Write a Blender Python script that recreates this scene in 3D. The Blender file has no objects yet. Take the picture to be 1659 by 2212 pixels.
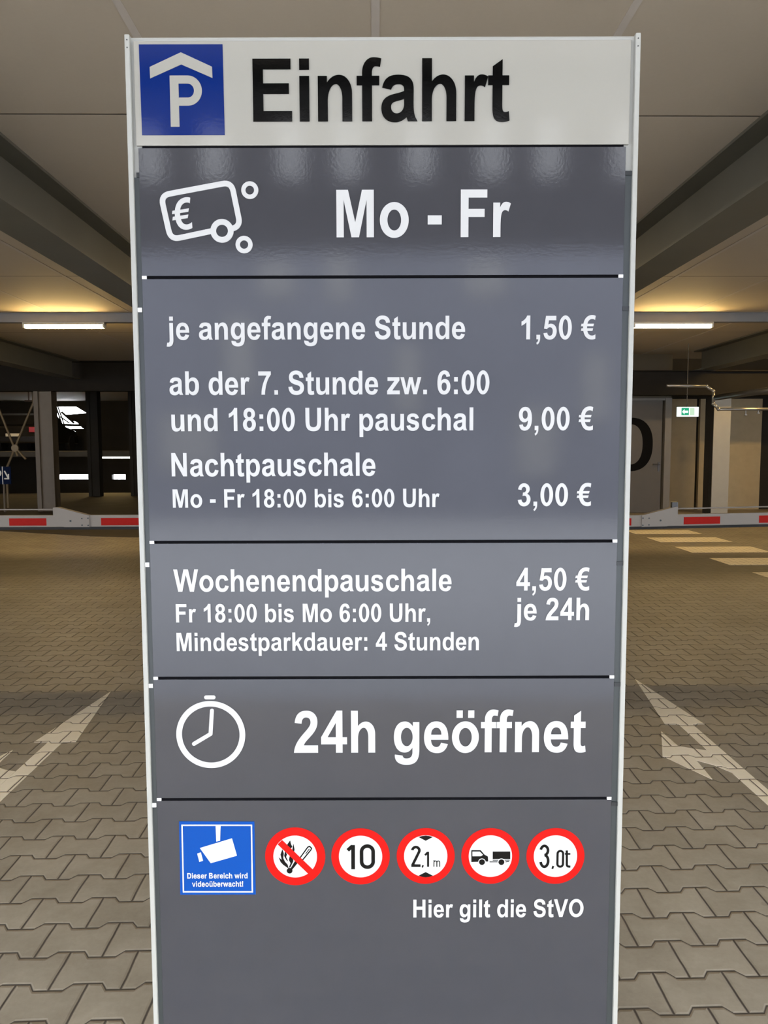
import bpy, bmesh, math, random
from mathutils import Vector, Matrix
random.seed(7)
PI = math.pi
C = bpy.context.scene.collection
SC = bpy.context.scene

# ------------------------------------------------------------------ camera, sky, exposure
cam_d = bpy.data.cameras.new('camera')
cam = bpy.data.objects.new('camera', cam_d)
C.objects.link(cam)
SC.camera = cam
cam_d.sensor_fit = 'HORIZONTAL'
cam_d.sensor_width = 36.0
cam_d.lens = 36.0 * 1661.0 / 1659.0
cam_d.clip_start = 0.02
cam_d.clip_end = 300
YAW = math.radians(0.8)
cam.matrix_world = (Matrix.Translation((0, 0, 1.5)) @ Matrix.Rotation(-YAW, 4, 'Z')
                    @ Matrix.Rotation(math.radians(90 - 4.8), 4, 'X') @ Matrix.Rotation(math.radians(-0.17), 4, 'Z'))
SKY_COLOR = (0.93, 0.97, 1.03)
SKY_STRENGTH = 18.0
LAMP_COLOR = (1.0, 0.68, 0.26)
LAMP_STRENGTH = 140.0
wd = bpy.data.worlds.new('overcast_sky')
SC.world = wd
wd.use_nodes = True
bg = wd.node_tree.nodes['Background']
bg.inputs[0].default_value = (*SKY_COLOR, 1)
bg.inputs[1].default_value = SKY_STRENGTH
vs = SC.view_settings
vs.view_transform = 'Standard'
vs.look = 'None'
vs.gamma = 1
vs.exposure = 0.0
vs.use_curve_mapping = False
SC.cycles.use_denoising = True
SC.cycles.max_bounces = 8
SC.cycles.diffuse_bounces = 5
SC.cycles.sample_clamp_indirect = 8

# ------------------------------------------------------------------ node maths and materials
class N:
    """A socket with arithmetic."""
    def __init__(s, nt, sock): s.nt, s.s = nt, sock
    def op(s, o, *a):
        n = s.nt.nodes.new('ShaderNodeMath'); n.operation = o
        for i, v in enumerate((s,) + a):
            if isinstance(v, N): s.nt.links.new(v.s, n.inputs[i])
            else: n.inputs[i].default_value = v
        return N(s.nt, n.outputs[0])
    def __add__(s, v): return s.op('ADD', v)
    def __sub__(s, v): return s.op('SUBTRACT', v)
    def __mul__(s, v): return s.op('MULTIPLY', v)
    def __truediv__(s, v): return s.op('DIVIDE', v)
    def floor(s): return s.op('FLOOR')
    def fract(s): return s.op('FRACT')
    def abs(s): return s.op('ABSOLUTE')
    def min(s, v): return s.op('MINIMUM', v)
    def max(s, v): return s.op('MAXIMUM', v)
    def gt(s, v): return s.op('GREATER_THAN', v)
    def clamp(s, a=0.0, b=1.0): return s.max(a).min(b)

def base_mat(name):
    m = bpy.data.materials.new(name); m.use_nodes = True
    nt = m.node_tree
    return m, nt, nt.nodes['Principled BSDF']

def noise(nt, scale, detail=4, rough=0.55, vec=None):
    n = nt.nodes.new('ShaderNodeTexNoise')
    n.inputs['Scale'].default_value = scale; n.inputs['Detail'].default_value = detail
    n.inputs['Roughness'].default_value = rough
    if vec is None:
        vec = nt.nodes.new('ShaderNodeNewGeometry').outputs['Position']
    nt.links.new(vec, n.inputs['Vector'])
    return N(nt, n.outputs[0])

def mix(nt, fac, a, b):
    n = nt.nodes.new('ShaderNodeMix'); n.data_type = 'RGBA'
    ins = [i for i in n.inputs if i.type == 'RGBA']
    if isinstance(fac, N): nt.links.new(fac.s, n.inputs[0])
    else: n.inputs[0].default_value = fac
    for sock, v in zip(ins, (a, b)):
        if isinstance(v, tuple): sock.default_value = (*v, 1)
        else: nt.links.new(v, sock)
    return [o for o in n.outputs if o.type == 'RGBA'][0]

def bump(nt, b, h, strength, dist):
    n = nt.nodes.new('ShaderNodeBump')
    n.inputs['Strength'].default_value = strength; n.inputs['Distance'].default_value = dist
    nt.links.new(h.s, n.inputs['Height']); nt.links.new(n.outputs[0], b.inputs['Normal'])

def mat(name, col, rough=0.5, metal=0.0, spec=0.5, var=0.08, vscale=6.0, bmp=0.0, bscale=60.0, bdist=0.002, coat=0.0):
    m, nt, b = base_mat(name)
    b.inputs['Roughness'].default_value = rough
    b.inputs['Metallic'].default_value = metal
    b.inputs['Specular IOR Level'].default_value = spec
    b.inputs['Coat Weight'].default_value = coat
    if var > 0:
        f = noise(nt, vscale)
        lo = tuple(c * (1 - var) for c in col); hi = tuple(min(1, c * (1 + var)) for c in col)
        nt.links.new(mix(nt, f, lo, hi), b.inputs['Base Color'])
    else:
        b.inputs['Base Color'].default_value = (*col, 1)
    if bmp > 0:
        bump(nt, b, noise(nt, bscale, 3), bmp, bdist)
    return m

def emit(name, col, strength):
    m = bpy.data.materials.new(name); m.use_nodes = True
    nt = m.node_tree; nt.nodes.clear()
    e = nt.nodes.new('ShaderNodeEmission'); o = nt.nodes.new('ShaderNodeOutputMaterial')
    e.inputs[0].default_value = (*col, 1); e.inputs[1].default_value = strength
    nt.links.new(e.outputs[0], o.inputs[0])
    return m

def paving(name, c_lo, c_hi, c_joint, rough, patch, band_strength=1.0):
    """Double-T interlocking stones, 200 x 139.5 mm, worked out from the world position."""
    m, nt, b = base_mat(name)
    g = nt.nodes.new('ShaderNodeNewGeometry')
    sp = nt.nodes.new('ShaderNodeSeparateXYZ'); nt.links.new(g.outputs['Position'], sp.inputs[0])
    wob = noise(nt, 9.0, 2) - 0.5
    X0, Y0 = N(nt, sp.outputs[0]), N(nt, sp.outputs[1])
    x = X0 + wob * 0.006
    y = Y0 - X0 * 0.0105 + wob * 0.004
    v = (y - 2.19) / 0.1395
    kr = (v + 0.5).floor()
    par = ((kr * 0.5).fract() * 2.0)                        # 0 even, 1 odd
    sgn = par * -2.0 + 1.0
    t = ((x - 0.192) / 0.2).fract()                         # 0 at a low point of an even boundary
    tri = ((t - 0.5).abs() * -4.0) + 1.0                    # -1 at low, +1 at high
    tz = (tri * 5.0).clamp(-1.0, 1.0)
    d = v - kr - tz * sgn * 0.093
    row = kr - 1.0 + d.gt(0.0)
    rpar = (row * 0.5).fract() * 2.0
    xx = (x - 0.192) / 0.2 + rpar * 0.5
    cell = (xx).floor()
    dj = ((xx + 0.5).fract() - 0.5).abs() * 0.2
    dist = (d.abs() * 0.1395).min(dj)
    joint = (dist * -1.0 + 0.0046) / 0.0026                 # 1 inside the joint
    joint = joint.clamp()
    wn = nt.nodes.new('ShaderNodeTexWhiteNoise'); wn.noise_dimensions = '2D'
    cb = nt.nodes.new('ShaderNodeCombineXYZ')
    nt.links.new(cell.s, cb.inputs[0]); nt.links.new(row.s, cb.inputs[1])
    nt.links.new(cb.outputs[0], wn.inputs['Vector'])
    rnd = N(nt, wn.outputs['Value'])
    fine = noise(nt, 55.0, 6, 0.7); big = noise(nt, 1.3, 4, 0.6); mid = noise(nt, 7.0, 5, 0.65)
    f = (rnd * 0.22 + fine * 0.40 + mid * 1.0 + big * patch - 0.31 - patch * 0.5).clamp()
    stone = mix(nt, f, c_lo, c_hi)
    spots = ((noise(nt, 16.0, 2) - 0.72) * 9.0).clamp() * 0.45
    stone = mix(nt, spots, stone, tuple(c * 0.45 for c in c_lo))
    lane = ((Y0 - 9.8 + (noise(nt, 0.55, 3) - 0.5) * 1.0).abs() * -1.0 + 1.55).clamp() * 0.45  # darker band across the paving with uneven edges
    stone = mix(nt, lane * band_strength, stone, tuple(c * 0.25 for c in c_lo))
    nt.links.new(mix(nt, joint, stone, c_joint), b.inputs['Base Color'])
    rr = (mid * 0.3 + (rough - 0.15)).clamp(0.05, 1.0)
    nt.links.new(rr.s, b.inputs['Roughness'])
    h = (dist / 0.010).clamp() + fine * 0.10 + mid * 0.12 + rnd * 0.10
    bump(nt, b, h, 0.6, 0.005)
    return m

def ceiling_mat():
    m, nt, b = base_mat('ceiling_panels')
    g = nt.nodes.new('ShaderNodeNewGeometry')
    sp = nt.nodes.new('ShaderNodeSeparateXYZ'); nt.links.new(g.outputs['Position'], sp.inputs[0])
    y = N(nt, sp.outputs[1])
    dy = (((y - 4.95) / 4.5 + 0.5).fract() - 0.5).abs() * 4.5
    groove = ((dy * -1.0 + 0.012) / 0.008).clamp()
    f = noise(nt, 0.9, 5, 0.6) * 0.7 + noise(nt, 40.0, 4) * 0.3
    c = mix(nt, f.clamp(), (0.475, 0.415, 0.325), (0.58, 0.51, 0.405))
    nt.links.new(mix(nt, groove, c, (0.10, 0.085, 0.07)), b.inputs['Base Color'])
    b.inputs['Roughness'].default_value = 0.75
    b.inputs['Specular IOR Level'].default_value = 0.25
    bump(nt, b, groove * -1.0 + noise(nt, 90.0, 3) * 0.05, 0.6, 0.004)
    return m

M = {}
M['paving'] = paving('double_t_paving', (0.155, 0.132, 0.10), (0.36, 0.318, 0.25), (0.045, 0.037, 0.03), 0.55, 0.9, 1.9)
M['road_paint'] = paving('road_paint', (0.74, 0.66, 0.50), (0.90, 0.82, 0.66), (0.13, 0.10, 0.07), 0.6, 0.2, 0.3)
M['ceiling'] = ceiling_mat()
M['joint_strip'] = mat('ceiling_joint_filler', (0.56, 0.51, 0.45), 0.8, spec=0.2)
M['girder'] = mat('dark_grey_steel_paint', (0.125, 0.12, 0.096), 0.5, spec=0.4, var=0.15, vscale=2.0, bmp=0.05, bscale=120)
M['beam_grey'] = mat('grey_steel_paint', (0.26, 0.25, 0.24), 0.5, spec=0.4, var=0.1)
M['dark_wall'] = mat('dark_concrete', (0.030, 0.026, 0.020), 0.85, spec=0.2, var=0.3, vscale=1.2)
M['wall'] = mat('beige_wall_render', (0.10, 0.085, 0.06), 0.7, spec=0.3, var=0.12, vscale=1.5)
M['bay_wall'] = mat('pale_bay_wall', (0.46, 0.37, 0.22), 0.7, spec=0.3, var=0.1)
M['dark_girder'] = mat('dark_brown_steel', (0.018, 0.0155, 0.012), 0.7, spec=0.08, var=0.2)
M['asphalt'] = mat('dark_asphalt', (0.06, 0.052, 0.042), 0.85, spec=0.2, var=0.35, vscale=1.5, bmp=0.3, bscale=80)
M['door'] = mat('beige_door_paint', (0.088, 0.076, 0.058), 0.5, spec=0.4, var=0.08)
M['door_frame'] = mat('pale_frame_paint', (0.15, 0.132, 0.10), 0.45)
M['column_pale'] = mat('galvanised_column', (0.36, 0.33, 0.26), 0.45, metal=0.2)
M['column'] = mat('brown_grey_column', (0.10, 0.08, 0.055), 0.5, var=0.15)
M['black'] = mat('black_vinyl', (0.004, 0.004, 0.004), 0.9, spec=0.1, var=0.0)
M['white_metal'] = mat('white_powder_coat', (0.33, 0.33, 0.30), 0.28, spec=0.5, var=0.03, bmp=0.05, bscale=350, bdist=0.0006)
M['header'] = mat('white_sign_film', (0.285, 0.275, 0.24), 0.07, spec=0.3, var=0.02, bmp=0.05, bscale=230, bdist=0.0006)
M['panel'] = mat('grey_sign_film', (0.0345, 0.0355, 0.0415), 0.07, spec=0.5, var=0.06, vscale=25, bmp=0.06, bscale=230, bdist=0.0006)
M['side_strip'] = mat('grey_green_edge_profile', (0.034, 0.040, 0.040), 0.35, spec=0.4, var=0.05)
M['seam'] = mat('dark_seam', (0.003, 0.003, 0.004), 0.8, spec=0.05, var=0.0)
M['clip_white'] = mat('white_clip_plastic', (0.86, 0.86, 0.86), 0.4, var=0.0)
M['clip_dark'] = mat('dark_clip_plastic', (0.010, 0.012, 0.012), 0.4, var=0.0)
M['letter_white'] = mat('white_lettering', (0.46, 0.46, 0.45), 0.2, spec=0.4, var=0.02, bmp=0.04, bscale=230, bdist=0.0006)
M['letter_black'] = mat('black_lettering', (0.002, 0.002, 0.002), 0.07, spec=0.2, var=0.0, bmp=0.04, bscale=230, bdist=0.0006)
M['blue'] = mat('parking_blue_film', (0.003, 0.015, 0.11), 0.07, spec=0.25, var=0.03, bmp=0.05, bscale=230, bdist=0.0006)
M['bright_blue'] = mat('bright_blue_film', (0.001, 0.05, 0.26), 0.35, spec=0.15, var=0.03)
M['red'] = mat('traffic_red_film', (0.44, 0.004, 0.002), 0.35, spec=0.15, var=0.03)
M['sign_white'] = mat('white_sign_disc', (0.50, 0.50, 0.49), 0.3, spec=0.3, var=0.02)
M['boom'] = mat('white_boom_aluminium', (0.25, 0.22, 0.185), 0.6, spec=0.2, var=0.06, vscale=5)
M['boom_red'] = mat('red_reflective_stripe', (0.30, 0.009, 0.005), 0.6, spec=0.1, var=0.12, vscale=40)
M['rubber'] = mat('black_rubber', (0.012, 0.011, 0.010), 0.8, var=0.0)
M['housing'] = mat('grey_barrier_housing', (0.42, 0.43, 0.43), 0.5)
M['lamp_body'] = mat('grey_luminaire_housing', (0.55, 0.52, 0.45), 0.5)
M['lamp_light'] = emit('lit_diffuser', LAMP_COLOR, LAMP_STRENGTH)
M['exit_white'] = emit('backlit_white', (0.85, 1.0, 0.95), 1.5)
M['exit_green'] = emit('backlit_green', (0.03, 0.42, 0.22), 1.0)
M['exit_pale'] = emit('backlit_pale_green', (0.62, 0.85, 0.62), 1.0)
M['pipe'] = mat('galvanised_pipe', (0.34, 0.33, 0.30), 0.3, metal=0.7)
M['dark_pipe'] = mat('dark_pipe_paint', (0.05, 0.048, 0.045), 0.35)
M['slab'] = mat('pale_concrete_edge', (0.12, 0.10, 0.07), 0.8, var=0.15)
M['car_paint'] = mat('black_car_paint', (0.012, 0.012, 0.014), 0.2, coat=0.5, var=0.0)
M['car_glass'] = mat('dark_car_glass', (0.01, 0.01, 0.012), 0.05, var=0.0)
M['tail_red'] = mat('red_tail_lamp', (0.28, 0.01, 0.015), 0.25, var=0.0)
M['plate'] = mat('white_number_plate', (0.7, 0.7, 0.66), 0.4, var=0.0)
M['dir_blue'] = mat('dark_blue_sign_film', (0.004, 0.010, 0.034), 0.8, spec=0.08, var=0.0)
M['brass'] = mat('brown_steel_rod', (0.20, 0.15, 0.08), 0.5, metal=0.3)
M['forecourt'] = mat('pale_forecourt_concrete', (0.345, 0.35, 0.365), 0.85, spec=0.2, var=0.1)
M['facade_white'] = mat('pale_facade', (0.22, 0.23, 0.27), 0.8, spec=0.2, var=0.25, vscale=0.5)
M['facade_brown'] = mat('brown_facade', (0.036, 0.031, 0.027), 0.8, spec=0.2, var=0.2, vscale=0.5)
M['facade_panel'] = mat('light_facade_panel', (0.34, 0.34, 0.34), 0.6, spec=0.3, var=0.1)
M['leaf'] = mat('dark_foliage', (0.05, 0.055, 0.04), 0.8, var=0.3)
M['board'] = mat('brown_board', (0.16, 0.10, 0.06), 0.7)

# ------------------------------------------------------------------ mesh helpers
def box(bm, x0, x1, y0, y1, z0, z1):
    vs_ = [bm.verts.new((x, y, z)) for z in (z0, z1) for y in (y0, y1) for x in (x0, x1)]
    for f in ((0, 2, 3, 1), (4, 5, 7, 6), (0, 1, 5, 4), (2, 6, 7, 3), (0, 4, 6, 2), (1, 3, 7, 5)):
        bm.faces.new([vs_[i] for i in f])

def prism(bm, pts, mp, a, b):
    """pts: 2-D outline, mp(p, t) -> 3-D, extruded from t=a to t=b."""
    A = [bm.verts.new(mp(p, a)) for p in pts]; B = [bm.verts.new(mp(p, b)) for p in pts]
    n = len(pts)
    bm.faces.new(A); bm.faces.new(B[::-1])
    for i in range(n):
        bm.faces.new((A[i], B[i], B[(i + 1) % n], A[(i + 1) % n]))

def UZ(p, t): return (p[0], t, p[1])           # outline in x-z, depth along y
def XY(p, t): return (p[0], p[1], t)
def YZ(p, t): return (t, p[0], p[1])

def plate(bm, pts, y0, y1): prism(bm, pts, UZ, y0, y1)

def circle(c, r, n=64, rz=None):
    rz = rz or r
    return [(c[0] + r * math.cos(2 * PI * i / n), c[1] + rz * math.sin(2 * PI * i / n)) for i in range(n)]

def strip(bm, L, R, y0, y1, closed):
    """A band between two outlines (same length), extruded along y."""
    n = len(L)
    v = [[bm.verts.new((p[0], y, p[1])) for p in side] for y in (y0, y1) for side in (L, R)]
    for i in range(n if closed else n - 1):
        j = (i + 1) % n
        bm.faces.new((v[0][i], v[0][j], v[1][j], v[1][i])); bm.faces.new((v[2][i], v[3][i], v[3][j], v[2][j]))
        bm.faces.new((v[0][i], v[2][i], v[2][j], v[0][j])); bm.faces.new((v[1][i], v[1][j], v[3][j], v[3][i]))
    if not closed:
        for i in (0, n - 1): bm.faces.new((v[0][i], v[1][i], v[3][i], v[2][i]))

def annulus(bm, c, r0, r1, y0, y1, n=72):
    strip(bm, circle(c, r1, n), circle(c, r0, n), y0, y1, True)

def stroke(bm, pts, w, y0, y1, closed=False):
    n = len(pts); L = []; R = []
    for i, p in enumerate(pts):
        a = pts[i - 1] if (closed or i > 0) else p
        b = pts[(i + 1) % n] if (closed or i < n - 1) else p
        d1 = Vector((p[0] - a[0], p[1] - a[1])); d2 = Vector((b[0] - p[0], b[1] - p[1]))
        if d1.length < 1e-9: d1 = d2
        if d2.length < 1e-9: d2 = d1
        d1.normalize(); d2.normalize(); t = (d1 + d2)
        if t.length < 1e-6: t = d1.copy()
        t.normalize(); nn = Vector((-t.y, t.x)); k = w / 2 / max(0.35, nn.dot(Vector((-d1.y, d1.x))))
        L.append((p[0] + nn.x * k, p[1] + nn.y * k)); R.append((p[0] - nn.x * k, p[1] - nn.y * k))
    strip(bm, L, R, y0, y1, closed)

def arc(c, rx, rz, a0, a1, n=20):
    return [(c[0] + rx * math.cos(math.radians(a0 + (a1 - a0) * i / n)), c[1] + rz * math.sin(math.radians(a0 + (a1 - a0) * i / n))) for i in range(n + 1)]

def tube(bm, p0, p1, r, n=14):
    p0, p1 = Vector(p0), Vector(p1); d = (p1 - p0).normalized()
    a = d.orthogonal().normalized(); b = d.cross(a)
    A = [bm.verts.new(p0 + (a * math.cos(2 * PI * i / n) + b * math.sin(2 * PI * i / n)) * r) for i in range(n)]
    B = [bm.verts.new(p1 + (a * math.cos(2 * PI * i / n) + b * math.sin(2 * PI * i / n)) * r) for i in range(n)]
    bm.faces.new(A[::-1]); bm.faces.new(B)
    for i in range(n): bm.faces.new((A[i], A[(i + 1) % n], B[(i + 1) % n], B[i]))

def obj(name, bm, m, parent=None, bevel=0.0, seg=2, smooth=False):
    bmesh.ops.recalc_face_normals(bm, faces=bm.faces[:])
    if bevel > 0:
        bmesh.ops.bevel(bm, geom=[e for e in bm.edges if e.calc_face_angle(0) > 0.5], offset=bevel, segments=seg, affect='EDGES', profile=0.6)
    me = bpy.data.meshes.new(name); bm.to_mesh(me); bm.free()
    me.materials.append(m)
    if smooth:
        for p in me.polygons: p.use_smooth = True
    o = bpy.data.objects.new(name, me); C.objects.link(o)
    if parent: o.parent = parent
    return o

def tag(o, label=None, cat=None, group=None, kind=None):
    if label: o['label'] = label
    if cat: o['category'] = cat
    if group: o['group'] = group
    if kind: o['kind'] = kind
    return o

def thing(name, label, cat, loc=(0, 0, 0), rz=0.0, group=None, kind=None):
    o = bpy.data.objects.new(name, None); C.objects.link(o)
    o.empty_display_size = 0.1
    o.location = loc; o.rotation_euler = (0, 0, rz)
    return tag(o, label, cat, group, kind)

def kids(o): return [c for c in bpy.data.objects if c.parent == o]

def copy_tree(o, parent=None):
    c = o.copy(); C.objects.link(c); c.parent = parent
    for ch in kids(o): copy_tree(ch, c)
    return c

def B_(): return bmesh.new()

# ------------------------------------------------------------------ lettering: outlines in 2048 units per em
K = 0.56
GLYPH = {
 'E': (1366, 'M150 0V1466H1237V1218H446V893H1182V646H446V247H1265V0Z'),
 'F': (1251, 'M151 0V1466H1156V1218H447V871H1059V623H447V0Z'),
 'H': (1479, 'M150 0V1466H446V889H1026V1466H1322V0H1026V641H446V0Z'),
 'M': (1706, 'M145 0V1466H588L854 466L1117 1466H1561V0H1286V1154L995 0H710L420 1154V0Z'),
 'N': (1479, 'M152 0V1466H440L1040 487V1466H1315V0H1018L427 956V0Z'),
 'U': (1479, 'M147 1466H443V672C443 400 460 230 744 230C1018 230 1036 390 1036 660V1466H1332V684C1332 240 1230 -25 750 -25C265 -25 147 220 147 676Z'),
 'V': (1366, 'M523 0L-1 1466H320L691 381L1050 1466H1364L839 0Z'),
 'W': (1933, 'M363 0L13 1466H316L537 459L805 1466H1157L1414 442L1639 1466H1937L1581 0H1267L975 1096L684 0Z'),
 'O': (1593, 'M89 730v 795 1491h 1505 730v 795 -25h 89 730Z M394 733v 798 1238h 1200 733v 798 228h 394 733Z'),
 'B': (1479, 'M150 0V1466H736C1040 1466 1222 1330 1222 1092C1222 944 1134 828 990 774C1190 728 1300 590 1300 414C1300 160 1110 0 786 0Z M446 1222V883H640C850 883 926 940 926 1054C926 1160 858 1222 690 1222Z M446 639V247H720C920 247 992 318 992 440C992 570 908 639 690 639Z'),
 'D': (1479, 'M148 1466H689C1120 1466 1370 1220 1370 724C1370 250 1130 0 705 0H148Z M444 1218V247H665C940 247 1064 390 1064 733C1064 1080 930 1218 640 1218Z'),
 'S': (1366, 'M74 477L362 505C388 334 486 226 676 226C850 226 958 300 958 410C958 510 896 550 668 606C364 680 128 768 128 1072C128 1320 330 1491 658 1491C1010 1491 1212 1330 1222 1044L926 1031C902 1180 818 1250 655 1250C500 1250 408 1186 408 1090C408 1000 480 958 724 900C1060 820 1256 720 1256 426C1256 150 1040 -25 675 -25C308 -25 110 150 74 477Z'),
 'a': (1139, 'M357 738L102 784C147 989 281 1086 560 1086C868 1086 1004 985 1004 752L1001 424C1001 210 1018 130 1112 0H834C824 24 812 58 799 98C697 16 587 -24 460 -24C232 -24 74 102 74 299C74 546 275 607 498 648C617 671 680 688 728 707V735C728 823 684 864 565 864C452 864 400 834 357 738Z M728 525C640 492 556 482 467 460C393 440 355 402 355 334C355 248 420 184 516 184C618 184 728 253 728 410Z'),
 'c': (1139, 'M1073 748L796 698C778 800 716 858 610 858C460 858 370 752 370 546C370 306 462 204 612 204C726 204 794 266 824 410L1100 363C1042 110 876 -24 598 -24C280 -24 82 190 82 530C82 876 284 1086 606 1086C864 1086 1010 976 1073 748Z'),
 'd': (1251, 'M1121 0H860V156C776 36 660 -24 540 -24C262 -24 84 206 84 535C84 880 256 1086 532 1086C656 1086 758 1034 840 938V1466H1121Z M371 554C371 306 460 196 604 196C752 196 846 318 846 540C846 760 756 866 606 866C462 866 371 760 371 554Z'),
 'e': (1139, 'M762 338L1042 291C978 92 842 -24 606 -24C258 -24 72 200 72 521C72 868 264 1086 566 1086C900 1086 1070 860 1060 444H356C362 278 452 187 576 187C668 187 730 238 762 338Z M778 622C774 780 692 866 572 866C446 866 360 774 362 622Z'),
 'f': (682, 'M24 1062H180V1142v 500 1491C578 1491 655 1482 732 1464L695 1268C650 1279 605 1284 564 1284h 461 1135V1062H671V841H461V0H180V841H24Z'),
 'g': (1251, 'M121 -70L442 -109C452 -180 500 -212 590 -212C740 -212 838 -150 838 20V171C754 56 648 0 520 0C242 0 83 226 83 534C83 880 260 1086 526 1086C662 1086 774 1026 855 909V1062H1118V109C1118 -280 970 -431 601 -431C270 -431 118 -300 118 -106C118 -96 119 -84 121 -70Z M371 546v 604 864h 846 546v 604 220h 371 546Z'),
 'h': (1251, 'M134 1466H415V927C506 1033 614 1086 740 1086h 1114 660V0H833V558v 651 870h 415 502V0H134Z'),
 'i': (569, 'M147 1206V1466H428V1206Z M147 0V1062H428V0Z'),
 'j': (569, 'M143 1206V1466H424V1206Z M424 1062V24C424 -250 350 -431 40 -431C-10 -431 -52 -427 -94 -417L-46 -177C-25 -182 -5 -184 20 -184C110 -184 143 -130 143 24V1062Z'),
 'k': (1139, 'M137 0V1466H418V688L747 1062H1093L730 674L1119 0H816L549 477L418 340V0Z'),
 'l': (569, 'M147 0V1466H428V0Z'),
 'n': (1251, 'M1114 0H833V542v 651 871h 415 481V0H134V1062H395V906C488 1026 605 1086 745 1086h 1114 660Z'),
 'o': (1251, 'M82 531v 629 1086h 1176 531v 629 -24h 82 531Z M370 531v 629 855h 888 531v 629 207h 370 531Z'),
 'p': (1251, 'M134 -404V1062H396V906C480 1026 592 1086 722 1086C990 1086 1171 860 1171 537C1171 200 990 -24 720 -24C596 -24 500 22 415 120V-404Z M412 546C412 304 506 200 650 200C790 200 884 310 884 530C884 750 792 862 648 862C502 862 412 756 412 546Z'),
 'r': (797, 'M416 0H135V1062H396V911C455 1034 520 1086 620 1086C690 1086 750 1068 801 1033L714 788C674 815 630 830 591 830C470 830 416 742 416 330Z'),
 's': (1139, 'M48 303L330 346C352 236 420 184 530 184C652 184 716 226 716 298C716 350 676 376 560 402C226 476 92 556 92 758C92 960 250 1086 524 1086C794 1086 930 998 982 796L717 747C694 838 634 880 530 880C410 880 350 846 350 786C350 728 400 712 640 654C890 596 998 510 998 338C998 130 824 -24 530 -24C262 -24 92 92 48 303Z'),
 't': (682, 'M634 1062V838H442V410C442 250 450 208 534 208C562 208 600 216 632 230L656 12C588 -14 520 -24 442 -24C228 -24 161 70 161 320V838H32V1062H161V1273L442 1437V1062Z'),
 'u': (1251, 'M847 0V159C770 45 640 -24 498 -24C260 -24 133 120 133 390V1062H414V470C414 280 460 192 592 192C760 192 833 300 833 520V1062H1114V0Z'),
 'v': (1139, 'M424 0L-4 1062H291L550 330L818 1062H1103L681 0Z'),
 'w': (1593, 'M348 0L12 1062H285L484 366L667 1062H938L1115 366L1318 1062H1595L1254 0H984L801 683L621 0Z'),
 'z': (1024, 'M33 0V219L590 834H64V1062H964V858L424 240H990V0Z'),
 '0': (1139, 'M86 724v 569 1472h 1053 724v 569 -25h 86 724Z M368 724v 569 1238h 771 724v 569 208h 368 724Z'),
 '1': (1139, 'M806 0H525V1059C422 963 301 892 161 846V1101C310 1150 500 1290 578 1472H806Z'),
 '2': (1139, 'M1037 261V0H52C76 240 190 420 470 690C690 895 740 980 740 1066C740 1172 676 1236 562 1236C452 1236 386 1170 376 1018L96 1046C126 1340 306 1472 569 1472C848 1472 1020 1310 1020 1086C1020 880 920 740 700 540C560 410 500 360 456 261Z'),
 '3': (1139, 'M77 388L349 421C366 296 440 214 548 214C668 214 758 304 758 446C758 584 674 668 560 668C524 668 482 660 432 644L463 873C610 870 700 946 700 1062C700 1166 634 1238 536 1238C436 1238 358 1164 344 1034L85 1078C134 1334 300 1472 544 1472C790 1472 970 1310 970 1094C970 960 900 852 764 786C930 744 1044 610 1044 438C1044 176 836 -26 548 -26C284 -26 100 140 77 388Z'),
 '4': (1139, 'M638 0V295H38V541L674 1472H910V542H1092V295H910V0Z M638 542V1043L301 542Z'),
 '5': (1139, 'M91 377L371 406C386 290 462 214 564 214C690 214 780 310 780 492C780 660 694 742 566 742C480 742 410 704 350 628L122 661L266 1446H1030V1176H485L440 914C502 946 566 962 630 962C884 962 1070 780 1070 496C1070 190 862 -25 562 -25C298 -25 118 120 91 377Z'),
 '6': (1139, 'M1030 1107L758 1077C742 1180 690 1240 604 1240C480 1240 394 1120 378 822C450 905 540 946 640 946C880 946 1062 750 1062 478C1062 180 864 -25 586 -25C280 -25 80 196 80 704C80 1220 296 1472 618 1472C846 1472 992 1350 1030 1107Z M400 484C400 312 486 206 592 206C704 206 782 300 782 464C782 634 704 726 590 726C484 726 400 640 400 484Z'),
 '7': (1139, 'M85 1186V1447H1041V1242C814 1018 590 560 580 0H308C312 450 500 900 716 1186Z'),
 '8': (1139, 'M330 785C200 840 134 950 134 1072C134 1308 294 1472 568 1472C840 1472 1004 1308 1004 1072C1004 944 930 844 820 785C970 726 1058 596 1058 430C1058 154 862 -25 572 -25C300 -25 82 136 82 422C82 580 166 716 330 785Z M406 1056C406 950 470 886 566 886C666 886 732 952 732 1058C732 1168 668 1240 568 1240C470 1240 406 1172 406 1056Z M372 442C372 284 460 204 570 204C680 204 764 286 764 438C764 570 686 658 568 658C440 658 372 562 372 442Z'),
 '-': (682, 'M75 391V672H607V391Z'),
 ',': (569, 'M136 281H417V80C417 -130 340 -262 190 -334L134 -217C230 -175 270 -105 276 0H136Z'),
 '.': (569, 'M147 0V281H428V0Z'),
 ':': (682, 'M201 781V1062H482V781Z M201 0V281H482V0Z'),
 '!': (682, 'M257 388L168 1085V1466H517V1085L430 388Z M200 0V270H481V0Z'),
 '\u20ac': (1139, 'M1105 1440C1010 1480 920 1491 840 1491C500 1491 270 1290 200 955H60L20 800H180C178 760 178 720 180 675H60L20 510H204C280 170 500 -25 840 -25C920 -25 1010 -14 1105 26V300C1020 250 940 222 850 222C670 222 550 320 500 510H880L930 675H474C472 720 472 760 474 800H940L990 955H496C545 1140 670 1244 850 1244C930 1244 1020 1220 1062 1180Z'),
}
GLYPH['\u00f6'] = (1251, GLYPH['o'][1] + ' M267 1206V1466H518V1206Z M735 1206V1466H986V1206Z')
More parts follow.
